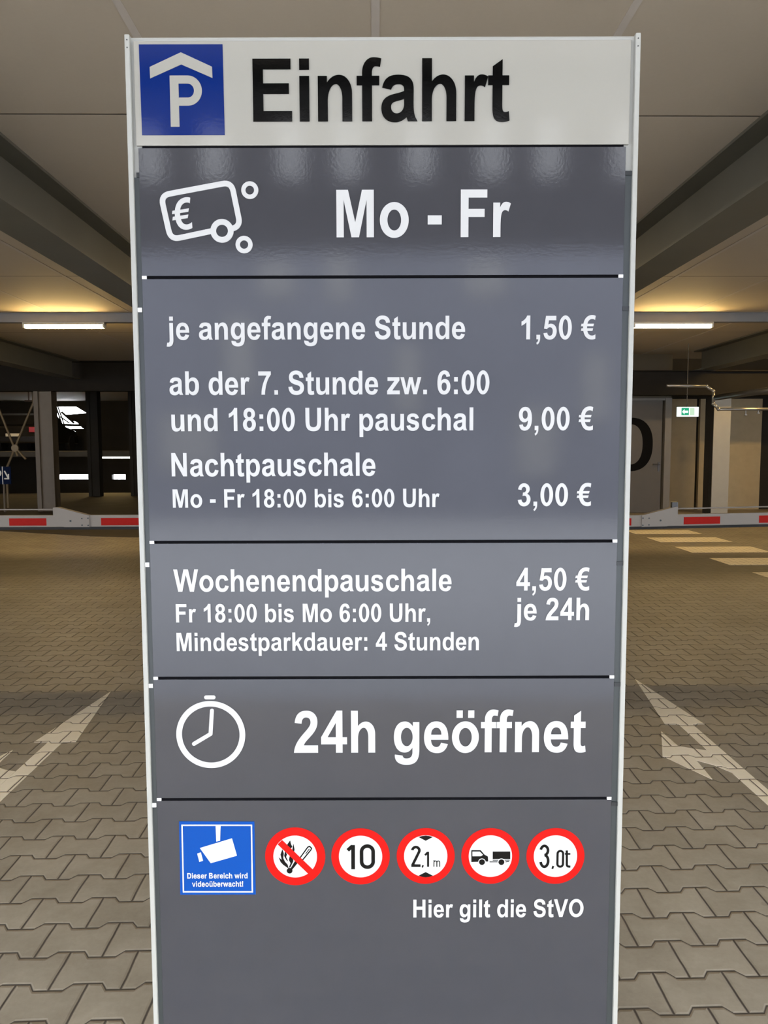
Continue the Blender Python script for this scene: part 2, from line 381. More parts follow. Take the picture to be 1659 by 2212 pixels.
GLYPH['\u00fc'] = (1251, GLYPH['u'][1] + ' M255 1206V1466H506V1206Z M723 1206V1466H974V1206Z')

def outline(path):
    toks = []
    num = ''
    for ch in path:
        if ch.isalpha():
            if num.strip(): toks += num.split()
            toks.append(ch); num = ''
        else: num += ch
    if num.strip(): toks += num.split()
    i = 0; loops = []; cur = []; cx = cy = 0.0
    def take(n):
        nonlocal i
        r = [float(t) for t in toks[i:i + n]]; i += n; return r
    def cubic(a, b, c, d, n=12):
        return [tuple((1 - t) ** 3 * a[k] + 3 * (1 - t) ** 2 * t * b[k] + 3 * (1 - t) * t * t * c[k] + t ** 3 * d[k] for k in (0, 1)) for t in [(j + 1) / n for j in range(n)]]
    while i < len(toks):
        c = toks[i]; i += 1
        if c == 'M': cx, cy = take(2); cur = [(cx, cy)]
        elif c == 'L': cx, cy = take(2); cur.append((cx, cy))
        elif c == 'H': cx, = take(1); cur.append((cx, cy))
        elif c == 'V': cy, = take(1); cur.append((cx, cy))
        elif c == 'C':
            q = take(6); cur += cubic((cx, cy), q[0:2], q[2:4], q[4:6]); cx, cy = q[4:6]
        elif c in 'hv':
            x, y = take(2)
            if c == 'v': p1 = (cx, cy + K * (y - cy)); p2 = (x - K * (x - cx), y)
            else: p1 = (cx + K * (x - cx), cy); p2 = (x, y - K * (y - cy))
            cur += cubic((cx, cy), p1, p2, (x, y)); cx, cy = x, y
        elif c == 'Z':
            if abs(cur[0][0] - cur[-1][0]) + abs(cur[0][1] - cur[-1][1]) < 1e-6: cur.pop()
            loops.append(cur)
    return loops

def loops_mesh(loops):
    """Filled outlines with holes, one unit thick, as (verts, faces)."""
    cu = bpy.data.curves.new('outline', 'CURVE'); cu.dimensions = '2D'; cu.fill_mode = 'BOTH'; cu.extrude = 0.5
    for lp in loops:
        s = cu.splines.new('POLY'); s.points.add(len(lp) - 1); s.use_cyclic_u = True
        for p, q in zip(s.points, lp): p.co = (q[0], q[1], 0, 1)
    o = bpy.data.objects.new('outline', cu)
    me = bpy.data.meshes.new_from_object(o)
    out = ([tuple(v.co) for v in me.vertices], [tuple(p.vertices) for p in me.polygons])
    bpy.data.objects.remove(o); bpy.data.curves.remove(cu); bpy.data.meshes.remove(me)
    return out

_cache = {}
def glyph(ch, flip=False):
    if ch not in _cache:
        if ch == '9':
            lp = [[(1139 - x, 1447 - y) for x, y in l] for l in outline(GLYPH['6'][1])]
        elif ch == 'b':
            lp = [[(1255 - x, y) for x, y in l] for l in outline(GLYPH['d'][1])]
        else:
            lp = outline(GLYPH[ch][1])
        xs = [p[0] for l in lp for p in l]
        _cache[ch] = (loops_mesh(lp), min(xs), max(xs))
    return _cache[ch]
ADV = {k: v[0] for k, v in GLYPH.items()}; ADV['9'] = 1139; ADV['b'] = 1251; ADV[' '] = 569

def text_data(s, fit, y0, thick, track=0, cap=1466.0, gaps=None):
    """Lettering between u0..u1, baseline zb, capital height zt; flat on a plane facing -y."""
    u0, u1, zb, zt = fit
    pen = 0.0; items = []
    for i, ch in enumerate(s):
        if ch != ' ':
            g, a, b = glyph(ch); items.append((g, pen, pen + a, pen + b))
        pen += ADV[ch] + track
        if gaps and i in gaps: pen += gaps[i]
    lo = min(t[2] for t in items); hi = max(t[3] for t in items)
    sx = (u1 - u0) / (hi - lo); sz = (zt - zb) / cap
    V, F = [], []
    for (gv, gf), p, _, _ in items:
        b = len(V)
        V += [(u0 + (x + p - lo) * sx, y0 - z * thick, zb + y * sz) for x, y, z in gv]
        F += [tuple(b + i for i in f) for f in gf]
    return V, F

def raw(name, V, F, m, parent):
    me = bpy.data.meshes.new(name); me.from_pydata(V, [], F); me.materials.append(m)
    bm = bmesh.new(); bm.from_mesh(me); bmesh.ops.remove_doubles(bm, verts=bm.verts[:], dist=2e-6); bmesh.ops.recalc_face_normals(bm, faces=bm.faces[:]); bm.to_mesh(me); bm.free()
    o = bpy.data.objects.new(name, me); C.objects.link(o); o.parent = parent
    return o

def lettering(name, s, fit, m, parent, y0=-0.0010, thick=0.0006, **k):
    V, F = text_data(s, fit, y0, thick, **k)
    return raw(name, V, F, m, parent)

# ================================================================== THE SETTING
ZC = 3.55                                                   # ceiling
bm = B_(); box(bm, -24, 20, -2.3, 26, -0.2, 0)
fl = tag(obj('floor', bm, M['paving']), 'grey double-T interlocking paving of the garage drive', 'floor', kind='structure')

bm = B_(); box(bm, -40, 40, -40, -2.3, -0.2, 0)
tag(obj('forecourt', bm, M['forecourt']), 'pale concrete forecourt outside the garage entrance', 'ground', kind='structure')
bm = B_(); box(bm, -24, 20, -2.45, 36, ZC, ZC + 0.3)
tag(obj('ceiling', bm, M['ceiling']), 'beige concrete ceiling slabs with thin joints', 'ceiling', kind='structure')

k = 1
for x in (-4.85, -3.68, -1.17, 0.02, 1.23, 3.68, 4.85, 6.0):
    bm = B_(); box(bm, x - 0.02, x + 0.02, -2.4, 18.15, ZC - 0.003, ZC + 0.001)
    tag(obj('trim_%d' % k, bm, M['joint_strip']), 'pale joint strip running along the ceiling', 'ceiling joint', 'ceiling joint strips', 'structure'); k += 1

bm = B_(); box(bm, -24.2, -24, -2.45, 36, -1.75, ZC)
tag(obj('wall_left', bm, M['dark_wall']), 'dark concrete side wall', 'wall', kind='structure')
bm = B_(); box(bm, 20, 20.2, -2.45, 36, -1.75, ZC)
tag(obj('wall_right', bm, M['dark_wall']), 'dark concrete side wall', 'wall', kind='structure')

# far left wall with openings to daylight
def holed(bm, x0, x1, z0, z1, holes, y0, y1):
    xs = sorted({x0, x1, *[h[0] for h in holes], *[h[1] for h in holes]})
    zs = sorted({z0, z1, *[h[2] for h in holes], *[h[3] for h in holes]})
    for a, b in zip(xs, xs[1:]):
        for c, d in zip(zs, zs[1:]):
            mx, mz = (a + b) / 2, (c + d) / 2
            if not any(h[0] < mx < h[1] and h[2] < mz < h[3] for h in holes):
                box(bm, a, b, y0, y1, c, d)
YB = 34.0
w1a, w1b = (-14.034,2.360), (-12.491,3.320)
w2a, w2b = (-13.919,0.134), (-12.514,0.353)
w3a, w3b = (-11.489,0.125), (-10.894,0.347)
w4a, w4b = (-10.516,0.122), (-9.495,0.342)
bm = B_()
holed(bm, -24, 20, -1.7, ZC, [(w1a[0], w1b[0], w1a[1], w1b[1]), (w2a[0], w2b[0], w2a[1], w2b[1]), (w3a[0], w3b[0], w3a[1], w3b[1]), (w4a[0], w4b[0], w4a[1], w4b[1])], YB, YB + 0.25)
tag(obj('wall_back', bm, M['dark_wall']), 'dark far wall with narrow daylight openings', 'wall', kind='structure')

# lower half level behind the drive, upper half level above it
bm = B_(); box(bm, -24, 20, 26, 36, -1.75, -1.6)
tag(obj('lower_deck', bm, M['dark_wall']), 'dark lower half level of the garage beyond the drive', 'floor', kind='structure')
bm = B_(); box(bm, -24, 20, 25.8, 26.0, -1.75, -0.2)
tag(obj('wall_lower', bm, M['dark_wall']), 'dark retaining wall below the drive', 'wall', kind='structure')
bm = B_(); box(bm, -24, 1.0, 26.0, 36, 1.22, 1.40)
tag(obj('upper_deck', bm, M['slab']), 'raised half level slab with pale concrete edge', 'floor', kind='structure')

# building across the forecourt, behind the viewer: it is what the glossy sign film mirrors
bld = thing('building', 'brown and white building across the forecourt behind the viewer', 'building', (0, -14, 0))
bm = B_(); box(bm, -26, 26, -5.0, 0, 0, 5.5); obj('ground_floor_wall', bm, M['facade_white'], bld)
bm = B_(); box(bm, -26, 26, -5.0, 0, 5.5, 9.3); uw = obj('upper_wall', bm, M['facade_brown'], bld)
for i in range(-9, 10):
    x = 0.55 + i * 1.37 + 0.12 * math.sin(i * 2.3)
    bm = B_(); box(bm, x - 0.26, x + 0.26, 0.0, 0.05, 6.95, 8.05); obj('facade_panel', bm, M['facade_panel'], uw)
for x, w, z0, z1 in ((-2.4, 0.7, 4.6, 5.3), (-1.1, 0.5, 4.5, 5.4), (1.9, 0.8, 4.6, 5.3), (4.2, 0.5, 2.0, 3.4), (3.0, 0.8, 0.9, 2.3), (-4.3, 1.2, 1.0, 2.2), (-3.2, 0.6, 2.6, 4.2), (0.3, 0.5, 2.2, 3.6), (5.6, 0.7, 2.4, 4.0)):
    bm = B_(); box(bm, x - w / 2, x + w / 2, 0.0, 0.05, z0, z1); obj('facade_panel', bm, M['facade_panel'], bld)

# ------------------------------------------------------------------ steel girders
def ibeam_x(bm, xc, y0, y1, zt, h, w, tf=0.022, tw=0.016):
    box(bm, xc - w / 2, xc + w / 2, y0, y1, zt - tf, zt)
    box(bm, xc - w / 2, xc + w / 2, y0, y1, zt - h, zt - h + tf)
    box(bm, xc - tw / 2, xc + tw / 2, y0, y1, zt - h + tf, zt - tf)
def ibeam_y(bm, yc, x0, x1, zt, h, w, tf=0.022, tw=0.016):
    box(bm, x0, x1, yc - w / 2, yc + w / 2, zt - tf, zt)
    box(bm, x0, x1, yc - w / 2, yc + w / 2, zt - h, zt - h + tf)
    box(bm, x0, x1, yc - tw / 2, yc + tw / 2, zt - h + tf, zt - tf)
GG = 'lengthwise ceiling girders'
for xc, ye, lab in ((-2.59, 18.35, 'dark steel girder under the ceiling, first one left of the sign'),
                (2.60, 16.7, 'dark steel girder under the ceiling, first one right of the sign'),
                (-7.05, 18.35, 'dark steel girder under the ceiling, second one left of the sign'),
                (7.1, 16.7, 'dark steel girder under the ceiling, second one right of the sign')):
    bm = B_(); ibeam_x(bm, xc, -2.1, ye, ZC - 0.001, 0.43, 0.36)
    tag(obj('steel_girder', bm, M['girder']), lab, 'girder', GG)
bm = B_()
for a, b in ((-23.9, -7.25), (-6.85, -2.8), (-2.38, 2.4), (2.8, 6.9), (7.3, 19.9)):
    ibeam_y(bm, 12.0, a, b, ZC - 0.001, 0.14, 0.14, 0.012, 0.12)
tag(obj('cross_beam', bm, M['beam_grey']), 'shallow grey steel cross beam that carries the lit strip lamps', 'beam')
bm = B_(); ibeam_y(bm, 18.55, -23.9, 1.0, ZC - 0.001, 0.70, 0.34)
tag(obj('transverse_girder', bm, M['dark_girder']), 'deep dark steel girder across the far end, above the columns', 'girder')
bm = B_(); ibeam_y(bm, 16.6, 1.0, 19.9, ZC - 0.433, 0.52, 0.3)
tag(obj('transverse_girder', bm, M['dark_girder']), 'dark steel girder over the numbered door and the pale column on the right', 'girder')
bm = B_(); ibeam_y(bm, -2.28, -23.9, 19.9, ZC - 0.001, 0.12, 0.3)

tag(obj('transverse_girder', bm, M['girder']), 'dark steel edge girder over the open front of the garage', 'girder')

# ------------------------------------------------------------------ strip lamps
def make_lamp():
    r = thing('strip_lamp', 'lit warm strip lamp under the cross beam, left of the sign', 'lamp')
    bm = B_(); box(bm, -0.62, 0.62, -0.055, 0.055, 0.052, 0.085); obj('housing', bm, M['lamp_body'], r, 0.006)
    pts = [(-0.045, 0.052), (0.045, 0.052), (0.045, 0.018), (0.03, 0.0), (-0.03, 0.0), (-0.045, 0.018)]
    bm = B_(); prism(bm, pts, YZ, -0.59, 0.59); obj('diffuser', bm, M['lamp_light'], r, 0.004)
    for s in (-1, 1):
        bm = B_(); box(bm, s * 0.605 - 0.015, s * 0.605 + 0.015, -0.05, 0.05, 0.004, 0.052); obj('end_cap', bm, M['lamp_body'], r, 0.005)
    return r
lamp0 = make_lamp()
LG = 'strip lamps under the ceiling'
ZL = ZC - 0.141 - 0.085
lamps = [((-4.70, 12.0, ZL), 'lit warm strip lamp under the cross beam, left of the sign'),
         ((4.63, 12.0, ZL), 'lit warm strip lamp under the cross beam, right of the sign'),
         ((0.0, 12.0, ZL), 'lit warm strip lamp under the cross beam, hidden behind the sign'),
         ((-9.4, 12.0, ZL), 'lit strip lamp under the cross beam, beyond the second girder to the left'),
         ((8.3, 14.9, ZC - 0.086), 'lit strip lamp under the ceiling in front of the lit wall to the right')]
a_, b_ = (-12.272,3.458), (-11.684,3.457)
lamps.append((((a_[0] + b_[0]) / 2, 27.0, ZC - 0.086), 'far strip lamp seen just below the deep girder above the brown column'))
a_, b_ = (-9.768,1.172), (-8.969,1.169)
lamps.append((((a_[0] + b_[0]) / 2, 28.0, 1.135), 'distant lit strip lamp hung under the raised half level'))
for i, (p, lab) in enumerate(lamps):
    o = lamp0 if i == 0 else copy_tree(lamp0)
    o.location = p; tag(o, lab, 'lamp', LG)

# ================================================================== THE SIGN PYLON
D0 = 1.094
sign = thing('parking_pylon', 'tall white and grey parking tariff pylon headed Einfahrt in front of the barriers', 'sign',
             (math.sin(YAW) * D0, math.cos(YAW) * D0, 0), -YAW)
TOPZ = (0.0016,2.0581)[1]
W2 = 0.349
Y_F = 0.004                                                 # frame front, panels stand at y = 0
bm = B_(); box(bm, -W2, W2, Y_F, 0.11, 0.0, TOPZ); obj('frame', bm, M['white_metal'], sign, 0.003)
zh = (0.0012,1.9138)[1]
bm = B_(); box(bm, -0.339, 0.338, 0.0, Y_F + 0.002, zh, TOPZ - 0.007); hd = obj('header_panel', bm, M['header'], sign, 0.0012)
for s in (-1, 1):                                           # white edge profiles
    bm = B_(); box(bm, s * 0.3465 - 0.0035, s * 0.3465 + 0.0035, -0.003, 0.11, 0.0, TOPZ + 0.0005)
    obj('edge_profile', bm, M['white_metal'], sign, 0.0015)
for s in (-1, 1):
    for dz in (0.004, 0.014):
        bm = B_(); tube(bm, (s * 0.3462, -0.0033, TOPZ - dz - 0.003), (s * 0.3462, -0.001, TOPZ - dz - 0.003), 0.0009, 10)
        obj('screw', bm, M['clip_dark'], sign)
# seams between the panels
ZS = [(0.0006,1.7366)[1], (-0.0005,1.3655)[1], (-0.0011,1.1666)[1], (-0.0016,0.9839)[1]]
G = 0.0022
zz = [zh - 0.0035] + ZS + [0.06]
PL = -0.3358; PR = 0.3338
names = ['weekday_panel', 'hourly_tariff_panel', 'weekend_tariff_panel', 'opening_hours_panel', 'rules_panel']
for i, nm in enumerate(names):
    top = zz[i] - (G if i else 0.0); bot = zz[i + 1] + G
    bm = B_(); box(bm, PL, PR, 0.0, Y_F + 0.001, bot, top); obj(nm, bm, M['panel'], sign)
for z in [zh - 0.0017] + ZS:
    hdr = z > ZS[0] + 0.01
    bm = B_(); box(bm, -0.331 if hdr else PL, 0.331 if hdr else PR, 0.0016, Y_F + 0.0005, z - G, z + G); sm = obj('seam', bm, M['seam'], sign)
    if not hdr:
        for s, x in ((-1, PL), (1, PR)):
            bm = B_(); box(bm, min(x, x - s * 0.0062), max(x, x - s * 0.0062), -0.0006, Y_F, z - 0.0021, z + 0.0021); obj('seam_cap', bm, M['clip_white'], sm)
# grey-green side strips with clips
z0s = (-0.3458,1.8718)[1]
ZK = [(0.0005,1.6924)[1], (-0.0006,1.3331)[1], (-0.0011,1.1553)[1], (-0.0016,0.9751)[1]]
for s in (-1, 1):
    a, b = (-0.3432, -0.3362) if s < 0 else (0.3342, 0.3432)
    bm = B_(); box(bm, a, b, 0.0012, Y_F + 0.001, 0.06, z0s + (0 if s < 0 else 0.0065)); st = obj('side_strip', bm, M['side_strip'], sign)
    for z in ZK:
        bm = B_(); box(bm, a, b - (0.0012 if s < 0 else 0), -0.0004, Y_F, z - 0.0030, z + 0.0030)
        obj('clip', bm, M['clip_white'] if s < 0 else M['clip_dark'], st)
    bm = B_()
    if s < 0: box(bm, -0.3395, -0.3358, -0.0004, Y_F, z0s, z0s + 0.0062)
    else: box(bm, 0.3342, 0.3432, -0.0004, Y_F, z0s + 0.0008, z0s + 0.0065)
    obj('clip', bm, M['clip_dark'], st)
bm = B_(); box(bm, -0.36, 0.36, -0.012, 0.122, 0.0, 0.03); obj('foot_plate', bm, M['side_strip'], sign, 0.004)

LW, LB = M['letter_white'], M['letter_black']
lettering('heading_lettering', 'Einfahrt', (-0.1771,0.1733,1.9446,2.0270), LB, sign, track=-28)
lettering('weekday_lettering', 'Mo -', (-0.0645,0.0810,1.7901,1.8538), LW, sign)
lettering('weekday_lettering', 'Fr', (0.1072,0.1763,1.7899,1.8537), LW, sign)
lettering('tariff_lettering', 'je angefangene Stunde', (-0.3037,0.1142,1.6510,1.6830), LW, sign)
lettering('price_lettering', '1,50 \u20ac', (0.1930,0.2965,1.6502,1.6828), LW, sign)
lettering('tariff_lettering', 'ab der 7. Stunde zw. 6:00', (-0.3013,0.1488,1.5745,1.6074), LW, sign)
lettering('tariff_lettering', 'und 18:00 Uhr pauschal', (-0.2999,0.1264,1.5237,1.5560), LW, sign)
lettering('price_lettering', '9,00 \u20ac', (0.1908,0.2955,1.5236,1.5563), LW, sign)
lettering('tariff_lettering', 'Nachtpauschale', (-0.3013,-0.0120,1.4599,1.4930), LW, sign)
lettering('tariff_lettering', 'Mo - Fr 18:00 bis 6:00 Uhr', (-0.3008,0.0791,1.4152,1.4414), LW, sign)
lettering('price_lettering', '3,00 \u20ac', (0.1907,0.2948,1.4163,1.4485), LW, sign)
lettering('tariff_lettering', 'Wochenendpauschale', (-0.3028,0.0968,1.2940,1.3265), LW, sign)
lettering('tariff_lettering', 'Fr 18:00 bis Mo 6:00 Uhr,', (-0.3005,0.0661,1.2491,1.2760), LW, sign)
lettering('tariff_lettering', 'Mindestparkdauer: 4 Stunden', (-0.3006,0.1368,1.2070,1.2340), LW, sign)
lettering('price_lettering', '4,50 \u20ac', (0.1899,0.2947,1.2942,1.3272), LW, sign)
lettering('price_lettering', 'je 24h', (0.1874,0.2953,1.2507,1.2836), LW, sign)
lettering('opening_lettering', '24h ge\u00f6ffnet', (-0.1329,0.2942,1.0546,1.1177), LW, sign, track=-14, gaps={7: -60})
lettering('rules_lettering', 'Hier gilt die StVO', (0.0420,0.2957,0.8010,0.8286), LW, sign)

# --- parking house symbol
YS = -0.0006
bm = B_(); plate(bm, [(-0.3311,2.0462), (-0.2174,2.0461), (-0.2167,1.9272), (-0.3300,1.9273)], YS, 0.001); pk = obj('parking_symbol', bm, M['blue'], sign)
bm = B_(); plate(bm, [(-0.3170,2.0166), (-0.2741,2.0356), (-0.2322,2.0167), (-0.2318,2.0020), (-0.2740,2.0198), (-0.3167,2.0017)], YS - 0.0006, YS + 0.0004); obj('roof_mark', bm, M['header'], pk)
# letter P with a round bowl
pa, pb, pc, pd = (-0.2902,2.0054), (-0.2466,1.9848), (-0.2901,1.9382), (-0.2616,1.9659)
s0, s1 = (-0.2902,2.0054), (-0.2782,1.9381)
px0, px1 = pa[0], pa[0] + (s1[0] - pc[0])
zt_, zb_ = pa[1], pc[1]; zm = pd[1]
hb = (zt_ - zm) / 2; xr = pb[0]
cxo = xr - hb * 0.98
outer = [(px0, zb_), (px1, zb_), (px1, zm)] + [(x, z) for x, z in arc((cxo, zm + hb), hb * 0.98, hb, -90, 90, 24)] + [(px0, zt_)]
tw = (-0.2905,1.9948)[1]; th = zt_ - tw
inner = [(px1, zm + th), (cxo, zm + th)] + arc((cxo, zm + hb), hb * 0.98 - th * 1.02, hb - th, -90, 90, 20)[1:] + [(px1, zt_ - th)]
gv, gf = loops_mesh([outer, inner])
raw('letter_mark', [(x, YS - 0.0003 - z * 0.0006, y) for x, y, z in gv], gf, M['header'], pk)

# --- wallet with coins
def round_path(pts, r, n=8):
    out = [pts[0]]
    for a, b, c in zip(pts, pts[1:], pts[2:]):
        A, Bv, Cv = Vector(a), Vector(b), Vector(c)
        d1 = (A - Bv).normalized(); d2 = (Cv - Bv).normalized()
        p, q = Bv + d1 * r, Bv + d2 * r
        for i in range(n + 1):
            t = i / n; v = p * (1 - t) ** 2 + Bv * 2 * t * (1 - t) + q * t * t
            out.append((v.x, v.y))
    return out + [pts[-1]]
wal = thing('wallet_symbol', None, None); wal.parent = sign
sw = 0.0038 * 2.0
path = round_path([(-0.2130,1.8015), (-0.1973,1.8046), (-0.2088,1.8646), (-0.3064,1.8471), (-0.2942,1.7876), (-0.2330,1.8000)], 0.0125)
bm = B_(); stroke(bm, path, sw, -0.0012, -0.0004); obj('wallet_outline', bm, LW, wal)
for c, ro, ri in (((-0.2230,1.7993), 0.0160, 0.0082), ((-0.1836,1.8538), 0.0118, 0.0059), ((-0.1928,1.7807), 0.0118, 0.0057)):
    bm = B_(); annulus(bm, c, ri, ro, -0.0013, -0.0004); obj('coin_ring', bm, LW, wal)
(gv, gf), ga, gb = glyph('\u20ac')
e0 = (-0.2777,1.8219); eh = ((-0.2772,1.8432)[1] - (-0.2782,1.8001)[1]) / 1490.0
rot = math.radians(8); ev = []
for x, y, z in gv:
    dx, dz = (x - 585) * eh * 0.86, (y - 733) * eh
    ev.append((e0[0] + dx * math.cos(rot) - dz * math.sin(rot) * 0.35, -0.0009 - z * 0.0006, e0[1] + dx * math.sin(rot) * 1.0 + dz * math.cos(rot)))
raw('euro_mark', ev, gf, LW, wal)

# --- clock
clk = thing('clock_symbol', None, None); clk.parent = sign
cc = (-0.2542,1.0824)
bm = B_(); annulus(bm, cc, 0.0421, 0.0504, -0.0012, -0.0004, 96); obj('clock_ring', bm, LW, clk)
def pill(bm, a, b, w, y0, y1):
    A, Bv = Vector(a), Vector(b); d = (Bv - A).normalized(); ang = math.degrees(math.atan2(d.y, d.x))
    pts = arc(b, w / 2, w / 2, ang - 90, ang + 90, 10) + arc(a, w / 2, w / 2, ang + 90, ang + 270, 10)
    plate(bm, pts, y0, y1)
bm = B_(); pill(bm, (-0.2597,1.1382), (-0.2490,1.1382), 0.0030 * 2, -0.0012, -0.0004); obj('clock_knob', bm, LW, clk)
hw = 0.0029 * 2
bm = B_(); pill(bm, (-0.2545,1.0834), (-0.2517,1.1183), hw, -0.0012, -0.0004); obj('clock_hand', bm, LW, clk)
bm = B_(); pill(bm, (-0.2545,1.0834), (-0.2791,1.0686), hw, -0.00125, -0.0004); obj('clock_hand', bm, LW, clk)

# --- camera notice
bm = B_(); plate(bm, [(-0.3040,0.9506), (-0.1928,0.9498), (-0.1927,0.8371), (-0.3051,0.8372)], YS, 0.001); cn = obj('camera_notice', bm, M['bright_blue'], sign)
bm = B_(); stroke(bm, [(-0.2997,0.9448), (-0.1971,0.9445), (-0.1976,0.8416), (-0.3001,0.8420)], 0.0010 * 2, YS - 0.0006, YS + 0.0003, True); obj('notice_border', bm, M['sign_white'], cn)
bm = B_()
plate(bm, [(-0.2501,0.9440), (-0.2426,0.9440), (-0.2440,0.9210), (-0.2496,0.9196)], YS - 0.0006, YS + 0.0003)
plate(bm, [(-0.2741,0.9097), (-0.2263,0.9245), (-0.2195,0.8978), (-0.2585,0.8863)], YS - 0.0006, YS + 0.0003)
plate(bm, [(-0.2782,0.9011), (-0.2729,0.9029), (-0.2698,0.8901), (-0.2754,0.8883)], YS - 0.0006, YS + 0.0003)
obj('camera_mark', bm, M['sign_white'], cn)
lettering('notice_lettering', 'Dieser Bereich wird', (-0.2938,-0.2043,0.8626,0.8710), M['sign_white'], cn, y0=YS - 0.0004)
lettering('notice_lettering', 'video\u00fcberwacht!', (-0.2870,-0.2110,0.8499,0.8582), M['sign_white'], cn, y0=YS - 0.0004)

# --- round signs
def roundel(name, c, ro, ri):
    bm = B_(); plate(bm, circle(c, ro, 80), YS, 0.001); d = obj(name, bm, M['red'], sign)
    bm = B_(); plate(bm, circle(c, ri, 72), YS - 0.0003, YS + 0.0004); obj('white_disc', bm, M['sign_white'], d)
    return d
Y1, Y2 = YS - 0.0006, YS - 0.0001
# no fire
c = (-0.1332,0.8960); r1 = 0.0446; r0 = 0.0323
nf = roundel('no_fire_sign', c, r1, r0)
bm = B_()
plate(bm, [(-0.1431,0.8776), (-0.1506,0.8830), (-0.1548,0.8875), (-0.1577,0.8952), (-0.1531,0.8911), (-0.1549,0.8994), (-0.1520,0.9077), (-0.1499,0.9005), (-0.1509,0.8938), (-0.1484,0.8882), (-0.1445,0.8837)], Y1, Y2)
plate(bm, [(-0.1481,0.9072), (-0.1441,0.9157), (-0.1408,0.9202), (-0.1402,0.9215), (-0.1392,0.9157), (-0.1371,0.9112), (-0.1395,0.9090), (-0.1438,0.9072), (-0.1451,0.9032)], Y1, Y2)
plate(bm, [(-0.1355,0.9166), (-0.1339,0.9072), (-0.1351,0.9005), (-0.1375,0.8955), (-0.1359,0.8893), (-0.1385,0.8836), (-0.1412,0.8785), (-0.1424,0.8803), (-0.1402,0.8859), (-0.1425,0.8911), (-0.1409,0.8983), (-0.1376,0.9050)], Y1, Y2)
plate(bm, [(-0.1481,0.9046), (-0.1452,0.8994), (-0.1465,0.8956), (-0.1436,0.8888), (-0.1462,0.8906), (-0.1495,0.8972)], Y1, Y2)
plate(bm, circle((-0.1417,0.8742), 0.0043, 28), Y1, Y2)
plate(bm, [(-0.1408,0.8767), (-0.1386,0.8749), (-0.1307,0.8847), (-0.1285,0.8892), (-0.1316,0.8874), (-0.1333,0.8897)], Y1, Y2)
stroke(bm, [(-0.1316,0.8861), (-0.1143,0.9107), (-0.1115,0.9118), (-0.1087,0.9089), (-0.1098,0.9062), (-0.1280,0.8838)], 0.0009 * 2, Y1, Y2)
stroke(bm, [(-0.1176,0.9002), (-0.1120,0.9080)], 0.0006 * 2, Y1, Y2)
obj('flame_and_match_mark', bm, LB, nf)
bm = B_(); q0, q1 = (-0.1555,0.9185), (-0.1098,0.8719)
stroke(bm, [q0, q1], 0.0047 * 2, Y1 - 0.0003, Y2); obj('slash', bm, M['red'], nf)
# 10
sl = roundel('speed_limit_sign', (-0.0363,0.8957), 0.0433, 0.0321)
bm = B_(); w = 0.0027 * 2
stroke(bm, [(-0.0474,0.8762), (-0.0472,0.9137)], w, Y1, Y2)
stroke(bm, [(-0.0552,0.9056), (-0.0481,0.9123)], w, Y1 - 0.0001, Y2)
q = (-0.0262,0.8957); rx = 0.0086; rz = (-0.0261,0.9120)[1] - q[1]
zero = arc((q[0], q[1] + rz - rx), rx, rx, 0, 180, 20) + arc((q[0], q[1] - rz + rx), rx, rx, 180, 360, 20)
stroke(bm, zero, w, Y1, Y2, True)
obj('digits', bm, LB, sl)
# 2,1 m
hl = roundel('height_limit_sign', (0.0603,0.8960), 0.0430, 0.0321)
bm = B_(); w = 0.0020 * 2
q = (0.0457,0.9050); rx = 0.0052
stroke(bm, arc((q[0], q[1]), rx, rx * 1.0, 175, -25, 18) + [(0.0409,0.8827)], w, Y1, Y2)
stroke(bm, [(0.0389,0.8817), (0.0527,0.8816)], w, Y1 - 0.0001, Y2)
stroke(bm, [(0.0564,0.8822), (0.0553,0.8786)], w * 0.6, Y1, Y2)
stroke(bm, [(0.0638,0.8798), (0.0638,0.9029)], w * 0.75, Y1, Y2); stroke(bm, [(0.0593,0.8977), (0.0634,0.9021)], w * 0.75, Y1 - 0.0001, Y2)
w3 = 0.0007 * 2
for x in (0,): stroke(bm, [(0.0726,0.8798), (0.0726,0.8899)], w3, Y1, Y2)
stroke(bm, arc((0.0747,0.8865), 0.0021, 0.0023, 180, 0, 10) + [(0.0769,0.8797)], w3, Y1 - 0.0001, Y2)
stroke(bm, arc((0.0790,0.8864), 0.0021, 0.0023, 180, 0, 10) + [(0.0812,0.8797)], w3, Y1 - 0.0001, Y2)
obj('digits', bm, LB, hl)
bm = B_(); plate(bm, [(0.0498,0.9256), (0.0552,0.9272), (0.0603,0.9278), (0.0653,0.9272), (0.0707,0.9256), (0.0603,0.9199)], Y1, Y2); obj('height_arrow', bm, LB, hl)
bm = B_(); plate(bm, [(0.0498,0.8660), (0.0603,0.8715), (0.0709,0.8659), (0.0654,0.8641), (0.0604,0.8635), (0.0553,0.8641)], Y1, Y2); obj('height_arrow', bm, LB, hl)
